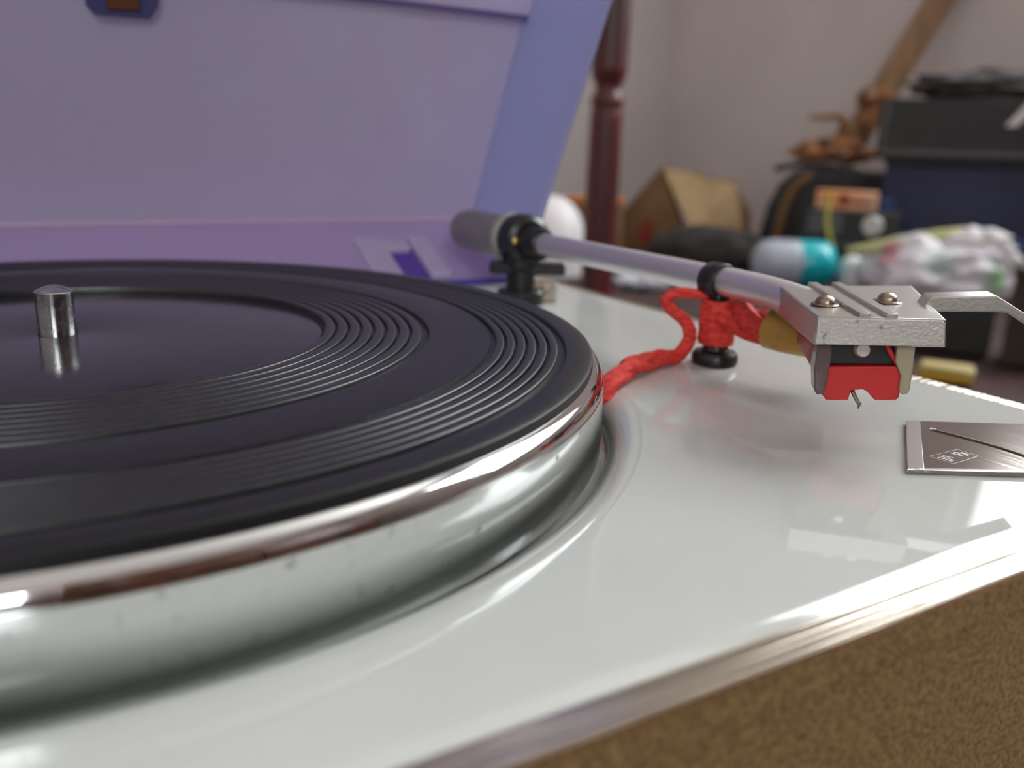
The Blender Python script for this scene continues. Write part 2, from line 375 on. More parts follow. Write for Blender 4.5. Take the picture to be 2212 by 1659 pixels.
# rubber mat (lifts off the platter)
mt = thing('rubber_mat', 'black ribbed rubber mat lying on the chrome platter', 'turntable mat', (0, 0, -1.65))
RI = [53.8+2.62*i for i in range(8)]; RO = [89.6+2.17*i for i in range(6)]
bm = lathe(B(), [(3.9, -1.64), (3.9, -1.5), (52.7, -1.5), (52.9, -0.95), (75.0, -0.95), (75.3, -0.15), (75.9, 0), (87.3, 0), (87.9, -0.15), (88.2, -0.95), (103.1, -0.95), (103.4, -0.15), (104, 0), (107.9, 0), (108.5, -0.35), (108.65, -1.64), (3.9, -1.64)], n=256)
obj('mat_body', bm, m_rub, mt, angle=40)
obj('label_disc', lathe(B(), [(3.75, -1.48), (3.75, -1.22), (4.0, -1.18), (52.2, -1.18), (52.5, -1.24), (52.6, -1.48)], n=192), m_disc, mt, angle=40)
def rib(r, wd): obj('rib', lathe(B(), [(r-wd, -0.94), (r-wd*0.97, -0.22), (r-wd*0.85, -0.07), (r-wd*0.4, 0.03), (r, 0.06), (r+wd*0.4, 0.03), (r+wd*0.85, -0.07), (r+wd*0.97, -0.22), (r+wd, -0.94)], n=224), m_rib, mt, angle=60)
for r in RI: rib(r+0.5, 0.98)
for r in RO: rib(r+0.45, 0.80)

# name plate on the deck
def lerp2(P, s, t): return [P[0][k]+s*(P[1][k]-P[0][k])+t*(P[2][k]-P[0][k]) for k in (0, 1)]
pA, pB, pD = Vector((146.4, -92.7)), Vector((187.6, -116.9)), Vector((121.0, -111.0))
def par(s0, s1, t0, t1, z0, z1):
    q = [pA+(pB-pA)*s+(pD-pA)*t for s, t in ((s0, t0), (s1, t0), (s1, t1), (s0, t1))]
    q = [(p.x, p.y) for p in q][::-1]
    return hexa(B(), [(*p, z0) for p in q]+[(*p, z1) for p in q])
def edge_rim():
    bm = B(); e = 0.016
    for (a, b, c, d) in ((0, 0.062, 0, 1), (0.062, 1, 0.97, 1.0)):
        q = [pA+(pB-pA)*s+(pD-pA)*t for s, t in ((a, c), (b, c), (b, d), (a, d))]; q = [(p.x, p.y) for p in q][::-1]
        hexa(bm, [(*p, DZ+0.3) for p in q]+[(*p, DZ+0.98) for p in q])
    return bm
npz = DZ+0.9
np_ = obj('name_plate', par(0, 1, 0, 1, DZ-0.01, npz), m_plate, tt, bevel=0.12)
obj('plate_edge', edge_rim(), m_plate_e, np_, bevel=0.1)
obj('slot', tube(B(), [(145.6, -99.0, npz-0.15), (146.3, -102.5, npz-0.1), (147.1, -107, npz-0.1), (147.5, -112, npz-0.1), (147.2, -116, npz-0.1), (146.0, -121, npz-0.1)], 0.42, 10), m_slot, np_)
obj('slot_end', tube(B(), catmull([(145.2, -99.6, npz+0.02), (145.35, -98.9, npz+0.05), (145.9, -98.6, npz+0.05), (146.5, -99.4, npz+0.02)]), 0.16, 8), m_plate_e, np_)
bm = B(); fr = [(130.7, -108.6), (139.1, -108.6), (139.2, -112.6), (131.0, -113.0)]
def stroke(bm, a, b, wd=0.16):
    a, b = Vector(a), Vector(b); d = (b-a).normalized(); n = Vector((-d.y, d.x))*wd
    q = [a+n, a-n, b-n, b+n]; hexa(bm, [(p.x, p.y, npz-0.02) for p in q]+[(p.x, p.y, npz+0.035) for p in q])
for i in range(4): stroke(bm, fr[i], fr[(i+1) % 4], 0.06)
for (a, b, wd) in (((131.6, -109.6), (132.0, -112.2), .22), ((132.5, -109.3), (132.8, -112.0), .2), ((133.3, -109.5), (133.9, -111.2), .24), ((131.7, -110.9), (134.1, -110.6), .18), ((136.0, -109.2), (136.5, -111.4), .2), ((136.9, -109.3), (138.2, -110.9), .24), ((136.1, -110.4), (138.4, -110.0), .16), ((137.4, -111.4), (138.5, -111.1), .2)):
    stroke(bm, a, b, wd)
obj('emblem', bm, m_engr, np_, label='worn engraved emblem in a small frame')

# ------------------------------------------------------------------ lid
th = 1.115; Aa = Vector((0, math.sin(th), math.cos(th))); Bb = Vector((0, -math.cos(th), math.sin(th))); Hg = Vector((0, 98.06, -12.35))
LXL, LXR, LH, LL = -122.0, 170.2, 46.1, 236.0
def LP(x, a, s): return Hg+Vector((x, 0, 0))+Aa*a+Bb*s
def lbox(bm, x0, x1, a0, a1, s0, s1, dx0=0, dx1=0):
    return hexa(bm, [LP(x0, a0, s0), LP(x1, a0, s0), LP(x1+dx1, a1, s0), LP(x0-dx0, a1, s0), LP(x0, a0, s1), LP(x1, a0, s1), LP(x1+dx1, a1, s1), LP(x0-dx0, a1, s1)])
lid = obj('lid', lbox(B(), LXL-2, LXR+4.2, LH, LH+2.4, -2.2, 86.0), m_lid, tt, bevel=0.8)
obj('hinge_wall', lbox(B(), LXL, LXR, 1.6, LH+0.2, -2.4, 0, 2.4, 2.4), m_lidh, lid, bevel=0.5)
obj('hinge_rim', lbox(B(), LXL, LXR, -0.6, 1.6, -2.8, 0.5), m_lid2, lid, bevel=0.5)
obj('side_wall', lbox(B(), LXR, LXR+2.4, 0, LH+0.5, -2.4, LL, 0.0, 2.4), m_lids, lid, bevel=0.4)
obj('side_wall', lbox(B(), LXL-2.4, LXL, 0, LH+0.5, -2.4, LL, 2.4, 0), m_lids, lid, bevel=0.4)
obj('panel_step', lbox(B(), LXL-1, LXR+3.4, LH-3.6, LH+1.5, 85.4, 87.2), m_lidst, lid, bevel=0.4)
obj('upper_panel', lbox(B(), LXL-1, LXR+3.4, LH-3.6, LH-1.2, 87.2, LL), m_lidc, lid, bevel=0.8)
obj('front_wall', lbox(B(), LXL, LXR, 0, LH-1.6, LL-2.4, LL, 2, 2), m_lid, lid, bevel=0.5)
obj('corner_highlight', tube(B(), [LP(LXL+1, LH-0.5, 0.5), LP(0, LH-0.5, 0.5), LP(LXR-1, LH-0.5, 0.5)], 1.0, 10), mat('corner_highlight_pink', srgb(236, 216, 234), 0.3, transl=0.4), lid)  # highlight along the panel corner painted as a pale pink tube
# hinge bracket on the hinge wall
def hbr(x0, x1, y0, y1, s1): return hexa(B(), [LP(x0, y0, -0.2), LP(x1, y0, -0.2), LP(x1, y1, -0.2), LP(x0, y1, -0.2), LP(x0, y0, s1), LP(x1, y0, s1), LP(x1, y1, s1), LP(x0, y1, s1)])
br = obj('hinge_bracket', hbr(110.5, 121.5, 3, 30, 2.6), m_lidc, lid, bevel=0.6)
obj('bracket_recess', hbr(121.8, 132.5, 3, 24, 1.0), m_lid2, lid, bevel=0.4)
obj('bracket_tongue', hbr(120, 131, 20, 27.5, 3.2), m_lidc, lid, bevel=0.8)
obj('hinge_bracket', hbr(133, 141.5, 3, 30, 2.6), m_lidc, lid, bevel=0.6)
# dark catch at the upper left of the panel
ct = obj('lid_catch', prism(B(), [(22, 95), (22, 75), (24.6, 72.6), (39.5, 73.0), (42, 77), (42, 95)], Hg, (1, 0, 0), Bb, Aa, LH-3.5, LH), mat('dark_violet_plastic', srgb(86, 84, 130), 0.3), lid, bevel=0.5)
obj('catch_insert', prism(B(), [(27.5, 94), (27.5, 75.2), (36.5, 75.6), (36.5, 94)], Hg, (1, 0, 0), Bb, Aa, LH-4.4, LH-3.4), mat('brown_insert', srgb(112, 70, 44), 0.5), ct, bevel=0.3)

# ------------------------------------------------------------------ tonearm
PX, PY, TZ = 146.0, 57.0, 7.9
axis = [(PX, 52, TZ), (PX, 30, TZ), (PX, 0, TZ), (PX, -30, TZ), (146.0, -42, TZ), (145.8, -50, TZ-0.1), (145.1, -57, TZ-0.3), (143.8, -63, TZ-0.5), (142.2, -68.5, TZ-0.7)]
arm = obj('tonearm', tube(B(), catmull(axis, 6), 3.65, 32), m_tube, tt, label='satin metal tonearm tube')
obj('arm_collar', lathe(B(), [(0, 0), (5.4, 0), (5.6, 0.5), (5.6, 6), (4.6, 8), (0, 8)], (PX, 52.5, TZ), (0, -1, 0), 32), m_black, arm)
obj('gimbal', lathe(B(), [(4, 0), (6.5, 0), (8.2, 1.2), (8.6, 3), (8.6, 8), (7.5, 9.5), (0, 9.5)], (PX, 52, TZ+0.4), (0, 1, 0), 40), m_black, arm)
obj('gimbal_screw', lathe(B(), [(1.1, 0), (1.1, 0.6), (0.6, 1.0), (0, 1.05)], (PX-6.2, 52.4, TZ+0.6), (-0.3, -1, 0), 16), m_brass, arm)
obj('balance_ring', lathe(B(), [(0, 0), (8.2, 0), (8.6, 0.5), (8.6, 3.4), (8.2, 4), (0, 4)], (PX, 62, TZ+0.3), (0, 1, 0), 40), m_pale, arm)
obj('counterweight', lathe(B(), [(0, 0), (7.2, 0), (7.4, 0.5), (7.4, 30), (6.8, 32.5), (5, 33.5), (0, 33.5)], (PX, 66, TZ), (0, 1, 0), 40), m_cw, arm)
# pivot pedestal
pp = obj('arm_pedestal', lathe(B(), [(0, -13.6), (8, -13.6), (8, -9.3), (7.4, -8.6), (4.9, -8.4), (4.8, -2), (5.6, -1), (5.6, 1.5), (0, 1.5)], (PX-0.6, PY, 0), n=40), m_black, tt)
nh = Vector((0.5208, 0.8537, 0)); rh = Vector((0.8537, -0.5208, 0))
def rbox(bm, a0, a1, d0, d1, z0, z1, c): 
    c = Vector((c[0], c[1], 0)); 
    q = [c+rh*a+nh*d for a, d in ((a0, d0), (a1, d0), (a1, d1), (a0, d1))]
    return hexa(bm, [(p.x, p.y, z0) for p in q]+[(p.x, p.y, z1) for p in q])
obj('lift_platform', rbox(B(), -11.2, 14.5, -4, 4, -3.2, 0.7, (PX, PY)), m_black, pp, bevel=0.8)
obj('yoke', rbox(B(), -5.5, 5.5, -5, 5, 0.5, 4.5, (PX, PY)), m_black, pp, bevel=0.8)
bk = obj('lever_bracket', rbox(B(), 3.8, 11.5, 3, 5, -13.55, -6.0, (PX, PY)), m_beige, tt, bevel=0.5)
obj('bracket_screw', lathe(B(), [(1.6, 0), (1.6, 0.8), (0, 1.3)], (PX+rh.x*8.6+nh.x*3, PY+rh.y*8.6+nh.y*3, -8.6), tuple(-nh), 16), m_screw, bk)
obj('lever_tip', rbox(B(), 11.7, 13.3, 3, 5, -13.55, -7.2, (PX, PY)), m_frame, tt, bevel=0.3)
# arm rest
RX, RY = 146.8, -36.7
rs = obj('arm_rest', lathe(B(), [(0, -13.6), (5.4, -13.6), (5.9, -13.0), (5.9, -11.2), (5.2, -10.2), (3.6, -9.8), (3.2, -9.2), (3.2, 2.4), (0, 2.4)], (RX, RY, 0), n=40), m_black, tt, label='black plastic arm rest post')
obj('rest_clip', lathe(B(), [(3.75, -2.6), (4.4, -2.6), (4.7, -2.1), (4.7, 2.1), (4.4, 2.6), (3.75, 2.6)], (145.9, -36.0, TZ-0.2), (0, 1, 0), 36, closed=True), m_black, rs)
obj('clip_stem', box(B(), RX-3.0, RX+2.6, RY-2.4, RY+2.4, 1.5, 5.0), m_black, rs, bevel=0.6)

# headshell: four measured corners of its top
FLc, RLc, FRc, RRc = Vector((118.5, -90.2, 10.5)), Vector((141.1, -60.6, 10.5)), Vector((134.6, -105.1, 11.5)), Vector((164.9, -76.8, 11.7))
bx = (FRc-FLc).normalized(); upv = Vector((0, 0, 1)); upv = (upv-bx*upv.dot(bx)).normalized(); back = Vector((0.68214836, 0.73121379, 0))
def HS(b, u, o): return FLc+bx*b+upv*u+back*o
hs_bm = hexa(B(), [FLc-upv*5.4+bx*-0.3, FRc-upv*5.1+bx*0.4, RRc-upv*6.4, RLc-upv*6.6, FLc, FRc, RRc, RLc])
hsh = obj('headshell', hs_bm, m_alu, arm, bevel=0.35, label='satin metal headshell with pitted front')
obj('headshell_front', prism(B(), [(0.15, -0.25), (21.3, -0.25), (21.85, -0.8), (22.2, -4.9), (0.0, -5.25)], FLc, bx, upv, back, -0.25, 0.4), m_alu_pit, arm, bevel=0.15)
W2 = (RRc-RLc).length
def topseg(bm, f0, f1, g0, g1, hgt):     # rib across the top: f at front edge, g at rear edge (fractions)
    q = [FLc.lerp(FRc, f0), FLc.lerp(FRc, f1), RLc.lerp(RRc, g1), RLc.lerp(RRc, g0)]
    d = [(q[3]-q[0]).normalized(), (q[2]-q[1]).normalized()]
    q = [q[0]+d[0]*0.3, q[1]+d[1]*0.3, q[2]+d[1]*0.4, q[3]+d[0]*0.4]
    return hexa(bm, [p-upv*0.3 for p in q]+[p+upv*hgt for p in q])
obj('headshell_rib', topseg(B(), 0.335, 0.425, 0.215, 0.285, 0.75), m_alu, arm, bevel=0.15)
obj('headshell_rib', topseg(B(), 0.545, 0.635, 0.395, 0.465, 0.75), m_alu, arm, bevel=0.15)
for (b_, o_) in ((2.9, 12.2), (15.2, 17.2)):
    c = HS(b_, 0.05+0.01*b_*0, o_)
    obj('washer', lathe(B(), [(0, 0), (2.65, 0), (2.75, 0.25), (2.5, 0.5), (0, 0.5)], c, tuple((upv+bx*0.06)), 28), m_screw, arm)
    sc = obj('screw', lathe(B(), [(1.95, 0.4), (1.95, 0.75), (1.75, 1.3), (1.2, 1.8), (0.5, 2.0), (0, 2.05)], c, tuple(upv), 28), m_screw, arm)
# finger lift
fl = [(20.6, -1.0), (22.0, 1.7), (22.6, 1.9), (33.8, 2.35), (39.2, -1.0), (45, -4.2), (45, -6.4), (40.2, -3.4), (36.4, -0.9), (34.8, -0.75)]
obj('finger_lift', prism(B(), fl, FLc, bx, upv, back, 13.4, 19.5), m_alu, arm, bevel=0.25, label='bent metal finger lift')
# cartridge
cart = obj('cartridge', prism(B(), [(3.6, -10.05), (15.1, -9.6), (16.2, -10.4), (16.4, -11.7), (16.1, -15.6), (15.6, -16.1), (11.9, -16.3), (10.3, -14.6), (9.6, -14.3), (7.5, -14.6), (7.2, -16.5), (3.3, -16.7), (2.2, -15.4), (2.2, -11)], FLc, bx, upv, back, 3.0, 13.0), m_red, arm, bevel=0.25, label='red stylus holder')
obj('cartridge_block', prism(B(), [(3.4, -9.9), (3.4, -5.0), (15.2, -5.0), (15.2, -9.6)], FLc, bx, upv, back, 4.2, 14.0), m_black, arm, bevel=0.2)
obj('cartridge_screw', lathe(B(), [(1.7, 0), (1.7, 0.5), (1.2, 1.0), (0, 1.2)], HS(9.1, -6.8, 4.2), tuple(-back), 24), m_alu, arm)
obj('cartridge_body', hexa(B(), [HS(0.9, -12.2, 9), HS(15, -12, 9), HS(15, -10.2, 25), HS(-0.6, -10.2, 25), HS(0.6, -5.2, 9), HS(15, -5, 9), HS(15, -5.4, 25), HS(-0.8, -5.6, 25)]), m_redclear, arm, bevel=0.4)
obj('red_wire', tube(B(), [HS(13.0, -5.0, 3.9), HS(13.6, -6.6, 3.7), HS(14.8, -8.4, 3.6), HS(15.9, -10.4, 3.6)], 0.5, 10), m_red, arm)
obj('side_plate', prism(B(), [(0.9, -5.2), (3.3, -5.2), (3.5, -8), (2.8, -14.9), (2.2, -15.5), (1.3, -15.5), (0.9, -14.8), (0.5, -10.8)], FLc, bx, upv, back, 2.3, 8.2), m_smoke, arm, bevel=0.3)
obj('side_plate', prism(B(), [(14.7, -5.2), (17.9, -5.2), (17.9, -9), (17.7, -14.2), (17.1, -14.8), (16.4, -14.8), (15.8, -14.2), (15.9, -11.2), (14.7, -8.6)], FLc, bx, upv, back, 2.3, 7.5), m_ivory, arm, bevel=0.3)
obj('stylus', tube(B(), [HS(7.7, -14.2, 5), HS(8.1, -15.3, 3.6), HS(8.9, -16.8, 2.9)], [0.42, 0.40, 0.34], 10), m_screw, arm)
obj('stylus_tip', tube(B(), [HS(8.6, -16.5, 2.9), HS(9.25, -17.1, 2.8), HS(9.0, -18.0, 2.8)], [0.3, 0.42, 0.12], 8), m_screw, arm)

# ------------------------------------------------------------------ red cord tied round the arm rest
cd = thing('red_cord', 'red braided cord tied round the black arm rest post', 'cord', (RX, RY, DZ))
bm = lathe(B(), [(3.25, -8.4), (4.3, -8.3), (4.6, -7), (4.45, -5), (4.7, -3), (4.5, -1), (4.75, 1.0), (4.6, 2.4), (4.0, 3.0), (3.25, 3.0)], (RX, RY, 0), n=40)
for v in bm.verts:
    k = 1+0.07*mnoise.noise(Vector((v.co.x*0.5, v.co.y*0.5, v.co.z*0.12))); v.co.x = RX+(v.co.x-RX)*k; v.co.y = RY+(v.co.y-RY)*k
obj('wrap', bm, m_cord, cd)
def RP(a, z, d=0): return Vector((145.6, -36, 0))+rh*a+nh*d+Vector((0, 0, z))
pth = catmull([RP(0, 3.9), RP(-4.0, 4.3), RP(-8.6, 4.4), RP(-12.2, 2.9), RP(-11.6, 1.0), RP(-7.6, -2.2), RP(-5.4, -5.9), RP(-6.4, -9.8), Vector((138.0, -32.5, -11.6)), Vector((131, -34.5, -11.4)), Vector((124.5, -36.8, -11.2)), Vector((117.5, -39.8, -11.0)), Vector((111.5, -43.0, -11.4)), Vector((105.5, -46.3, -13.0)), Vector((103, -47.6, -16))], 8)
def braid(name, path, r_off, r_str, strands=3, turns=0.55, grow=None):
    for s in range(strands):
        pts = []; m = len(path)
        for i, q in enumerate(path):
            T = (path[min(i+1, m-1)]-path[max(i-1, 0)]).normalized(); u = T.cross(Vector((0, 0, 1)));
            u = u.normalized() if u.length > 1e-4 else Vector((1, 0, 0)); v = T.cross(u)
            g = grow[0]+(grow[1]-grow[0])*i/m if grow else 1
            a = i*turns+s*2*math.pi/strands
            pts.append(q+(u*math.cos(a)+v*math.sin(a))*r_off*g)
        rr = [(r_str*(grow[0]+(grow[1]-grow[0])*i/m if grow else r_str)) if grow else r_str for i in range(m)]
        obj(name, tube(B(), pts, rr, 8), m_cord, cd)
braid('strand', pth, 0.55, 0.95, 3, 0.16, (0.85, 1.75))
pth2 = catmull([Vector((116, -39, -10.6)), Vector((120, -37.6, -9.9)), Vector((124, -36.4, -10.3)), Vector((129, -34.8, -10.0)), Vector((133, -33.6, -11.0))], 6)
braid('knot', pth2, 0.8, 0.85, 2, 0.35)
bun = catmull([Vector((147.5, -39.5, -0.6)), Vector((148.0, -44, -0.6)), Vector((147.0, -49, -1.0)), Vector((147.0, -55, -1.6))], 8)
braid('tied_end', bun, 2.0, 2.7, 3, 0.1)
obj('tape_sleeve', tube(B(), [(147.0, -54.2, -1.0), (147.6, -58, -1.4), (149.5, -64, -1.9), (152, -70, -2.4)], [4.9, 4.7, 4.2, 3.4], 20), m_tan, cd, label='tan tape round the cord end')

# ------------------------------------------------------------------ background
# bed with dark blanket along the right wall
BZ = -170
bed = thing('bed', 'low bed under a dark brown blanket beside the wall', 'bed', (1250, 1000, FZ))
bm = B(); nx, ny = 40, 60; gx = [748+(1740-748)*i/nx for i in range(nx+1)]; gy = [120+(1865-120)*j/ny for j in range(ny+1)]
vt = [[bm.verts.new((x, y, BZ-3+2*mnoise.noise(Vector((x/90, y/90, 0))))) for y in gy] for x in gx]
for i in range(nx):
    for j in range(ny): bm.faces.new((vt[i][j], vt[i+1][j], vt[i+1][j+1], vt[i][j+1]))
border = [vt[i][0] for i in range(nx+1)]+[vt[nx][j] for j in range(1, ny+1)]+[vt[i][ny] for i in range(nx-1, -1, -1)]+[vt[0][j] for j in range(ny-1, 0, -1)]
low = [bm.verts.new((v.co.x, v.co.y, BZ-210)) for v in border]
for i in range(len(border)): j = (i+1) % len(border); bm.faces.new((border[i], border[j], low[j], low[i]))
bm.faces.new(low)
obj('blanket', bm, m_blanket, bed)
obj('bed_rail', box(B(), 752, 1736, 124, 1861, -520, -381), m_wood, bed, bevel=4)
for x in (760, 1670):
    for y in (130, 1800): obj('leg', box(B(), x, x+60, y, y+60, FZ, -520), m_wood, bed, bevel=4)

# turned wooden post
po = thing('wooden_post', 'dark red turned wooden post standing behind the tonearm', 'post', (722, 786, FZ))
obj('post_base', lathe(B(), [(0, FZ), (24, FZ), (24, FZ+60), (20, FZ+70), (22, FZ+90), (22.5, -300), (0, -300)], (718, 784, 0), n=40), m_wood, po)
pc = (722, 786, 0)
obj('post_shaft', lathe(B(), [(0, -300), (22.5, -300), (22.5, 20), (21.8, 84)], pc, n=40), m_wood, po)
obj('post_ring', lathe(B(), [(21.8, 84), (21.0, 87), (20.5, 92), (22.3, 96), (22.6, 102), (20.0, 108), (17.5, 113), (17.2, 118), (19.5, 124), (22.5, 130), (24, 140)], pc, n=40), m_wood, po)
obj('post_shaft', lathe(B(), [(24, 140), (24.5, 200), (25.2, 300), (25, 700), (22, 740), (26, 760), (28, 790), (22, 815), (0, 830)], pc, n=40), m_wood, po)

# cardboard box, tipped
az0 = 42
cb = thing('cardboard_box', 'brown cardboard carton tipped on its edge behind the post', 'box', (1230, 1180, BZ))
Rb = Matrix.Rotation(math.radians(-az0), 3, 'Z')
def BX(a, d, z): return Rb @ Vector((a, d, 0))+Vector((1230, 1180, z))
# a: right as seen, d: away
pk = BX(-52, 20, 4); 
obj('side_panel', hexa(B(), [BX(-150, 60, BZ+2), BX(20, -40, BZ+2), BX(30, -25, BZ+2), BX(-140, 75, BZ+2), BX(-146, 60, -108), BX(-54, 18, 6), BX(-48, 30, 8), BX(-138, 75, -108)]), m_card, cb)
obj('front_panel', hexa(B(), [BX(20, -44, -118), BX(122, 10, -132), BX(126, 22, -132), BX(24, -30, -118), BX(-54, 14, 8), BX(98, 40, -22), BX(100, 52, -22), BX(-50, 28, 8)]), m_card_lit, cb)
obj('top_flap', hexa(B(), [BX(-54, 18, 6), BX(98, 40, -22), BX(104, 120, -30), BX(-50, 110, 2), BX(-54, 18, 9), BX(98, 40, -19), BX(104, 120, -27), BX(-50, 110, 5)]), m_card, cb)
obj('end_panel', hexa(B(), [BX(100, 44, -128), BX(122, 10, -132), BX(140, 100, -140), BX(130, 120, -140), BX(98, 40, -22), BX(104, 42, -30), BX(138, 110, -80), BX(128, 118, -70)]), m_card, cb)
obj('bottom_panel', hexa(B(), [BX(20, -40, BZ+2), BX(130, 10, BZ+2), BX(130, 130, BZ+2), BX(-140, 130, BZ+2), BX(20, -38, -130), BX(122, 12, -134), BX(128, 120, -134), BX(-136, 76, -120)]), m_card, cb)
obj('print_mark', hexa(B(), [BX(-92, 23, -150), BX(-64, 7, -150), BX(-63, 9, -150), BX(-91, 25, -150), BX(-86, 22, -106), BX(-70, 13, -100), BX(-69, 15, -100), BX(-85, 24, -106)]), m_redprint, cb)
# small carton behind
b2 = thing('carton', 'brown carton with an orange top edge behind the white bowl', 'box', (1028, 1222, BZ))
obj('carton_body', box(B(), -48, 55, -20, 60, BZ-0, -66, (1028, 1222, 0), az0), m_card, b2, bevel=1)
obj('carton_top', box(B(), -50, 57, -22, 62, -66, -54, (1028, 1222, 0), az0), mat('orange_board', srgb(196, 118, 56), 0.7), b2, bevel=1)
# black heap
tag(obj('black_cloth', blob(B(), (1105, 968, BZ+34), 112, 60, 46, 44, 0.14, 2, 3), m_bcloth, base=(1105, 968, BZ)), 'black cloth heaped in front of the cardboard carton', 'cloth')
# white bowl (dome)
tag(obj('white_bowl', lathe(B(), [(61, BZ-1), (62, BZ+4), (61.5, BZ+40), (58, BZ+72), (50, BZ+98), (37, BZ+116), (20, BZ+127), (0, BZ+131)], (815, 1050, 0), n=48), m_whitep, base=(815, 1050, BZ)), 'white upturned bowl behind the tonearm counterweight', 'bowl')
# white cloth
tag(obj('white_cloth', blob(B(), (875, 875, BZ+9), 42, 30, 14, 36, 0.25, 2.5, 5), m_whitec, base=(875, 875, BZ)), 'small crumpled white cloth under the tonearm tube', 'cloth')
# black bag with tan strap
BS = 1.08
bgc = (1472, 1036, 0); az1 = 54
bgp = thing('black_bag', 'black rounded bag with a tan strap below the carved wood', 'bag', (1472, 1036, BZ))
pr = [(-117, BZ), (-115, -122), (-106, -63), (-87, -18), (-63, 5), (-43, 12), (108, 14), (117, 6), (119, BZ)]
Rg = Matrix.Rotation(math.radians(-az1), 3, 'Z'); ug = Rg @ Vector((1, 0, 0)); wg = Rg @ Vector((0, 1, 0))
obj('bag_body', prism(B(), pr, bgc, ug, (0, 0, 1), wg, -38, 84), m_bcase, bgp, bevel=8, seg=3)
obj('bag_strap', tube(B(), catmull([Vector(bgc)+ug*a*BS+Vector((0, 0, 39+(z-39)*(BS if z > BZ+6 else 1)))-wg*39 for a, z in ((-80, BZ+4), (-74, -110), (-66, -60), (-52, -22), (-34, -4), (-22, 2))], 6), 8, 10), m_strap, bgp)
obj('bag_flap', tube(B(), catmull([Vector(bgc)+ug*a*BS+Vector((0, 0, 39+(z-39)*BS))-wg*30 for a, z in ((-92, 12), (-60, 20), (-20, 22), (30, 18), (70, 10))], 6), 7, 10), m_bcase, bgp)
# carved wood
cw = thing('carved_wood', 'brown branching carved wood resting on the black bag', 'wood carving', (1490, 1040, 14))
def W3(a, z, d=0): return Vector((1483, 1042, 39))+ug*a*BS+wg*(d-14)+Vector((0, 0, (z-39)*BS))
obj('carving_base', blob(B(), W3(4, 46), 74, 30, 26, az1, 0.35, 2.2, 11), m_root, cw)
obj('branch', tube(B(), catmull([W3(40, 50), W3(52, 78, 4), W3(58, 104), W3(70, 128, 4), W3(92, 150, 6)], 6), [18-8*i/24 for i in range(25)], 12), m_root, cw)
obj('branch', tube(B(), catmull([W3(12, 52), W3(16, 80), W3(18, 100), W3(6, 110), W3(-22, 108), W3(-44, 108)], 6), [11-7*i/30 for i in range(31)], 12), m_root, cw)
obj('knob', blob(B(), W3(54, 142), 20, 14, 18, az1, 0.35, 2.2, 12, flat=False, nu=24, nv=14), m_root, cw)
obj('knob', blob(B(), W3(80, 146), 16, 14, 16, az1, 0.35, 2.2, 13, flat=False, nu=24, nv=14), m_root, cw)
# leaning board
bmw = B(); p0, p1 = Vector((1538, 1060, 27)), Vector((1718, 991, 385)); dd = (p1-p0).normalized(); sd = Vector((0.80, -0.5, 0)); sd = (sd-dd*sd.dot(dd)).normalized(); nn = dd.cross(sd)
p1 = p0+dd*455
hexa(bmw, [p0+sd*-27+nn*-9, p0+sd*27+nn*-9, p0+sd*27+nn*9, p0+sd*-27+nn*9, p1+sd*-27+nn*-9, p1+sd*27+nn*-9, p1+sd*27+nn*9, p1+sd*-27+nn*9])
tag(obj('wooden_board', bmw, m_oldwood, base=tuple(p0), bevel=2), 'long brown wooden board leaning against the wall', 'board')
# blue crate + black case on it
az2 = 57; bc = (1452, 712, 0)
cr = thing('blue_crate', 'navy blue plastic crate under the black case', 'crate', (1452, 712, BZ))
obj('crate_body', box(B(), -140, 170, 0, 105, BZ, 30, bc, az2), m_blue, cr, bevel=4)
obj('crate_rim', box(B(), -144, 174, -5, 109, -108, -88, bc, az2), m_blue2, cr, bevel=3)
obj('crate_foot', box(B(), -143, 173, -4, 108, BZ, -150, bc, az2), m_blue2, cr, bevel=3)
obj('crate_corner', box(B(), -143, -118, -4, 8, -86, -30, bc, az2), m_blue2, cr, bevel=4)
obj('crate_lip', box(B(), -144, 174, -5, 109, 30, 38, bc, az2), m_bcase, cr, bevel=2)
ac = thing('black_case', 'black equipment case stacked on the blue crate', 'case', (1440, 730, 38))
obj('case_body', box(B(), -160, 170, -6, 104, 38, 140, bc, az2), m_bcase, ac, bevel=4)
obj('case_band', box(B(), -154, 166, -9, -4, 46, 54, bc, az2), m_grey, ac, bevel=1)
obj('case_edge', box(B(), -152, -146, -9, -4, 54, 132, bc, az2), m_grey, ac, bevel=1)
R2 = Matrix.Rotation(math.radians(-az2), 3, 'Z'); u2 = R2 @ Vector((1, 0, 0)); w2 = R2 @ Vector((0, 1, 0))
def P2(a, z, d): return Vector(bc)+u2*a+w2*d+Vector((0, 0, z))
tag(obj('grey_rag', blob(B(), P2(0, 160, 50), 112, 48, 27, az2, 0.35, 2.8, 21), m_rag, base=tuple(P2(-10, 140, 60))), 'crumpled grey rag on top of the black case', 'rag')
bm = B(); st = [P2(96, 166, 34), P2(88, 162, 4), P2(78, 146, -13), P2(60, 118, -14), P2(44, 96, -14)]
for k, wdt in enumerate((0,)):
    cs = catmull(st, 5); A_ = [bm.verts.new(q+u2*-8) for q in cs]; B_ = [bm.verts.new(q+u2*8) for q in cs]; A2 = [bm.verts.new(q+u2*-8+w2*3+Vector((0, 0, 2))) for q in cs]; B2 = [bm.verts.new(q+u2*8+w2*3+Vector((0, 0, 2))) for q in cs]
    for i in range(len(cs)-1):
        for (m1, m2) in ((A_, B_), (B_, B2), (B2, A2), (A2, A_)): bm.faces.new((m1[i], m2[i], m2[i+1], m1[i+1]))
    bm.faces.new((A_[0], B_[0], B2[0], A2[0])); bm.faces.new((A_[-1], B_[-1], B2[-1], A2[-1]))
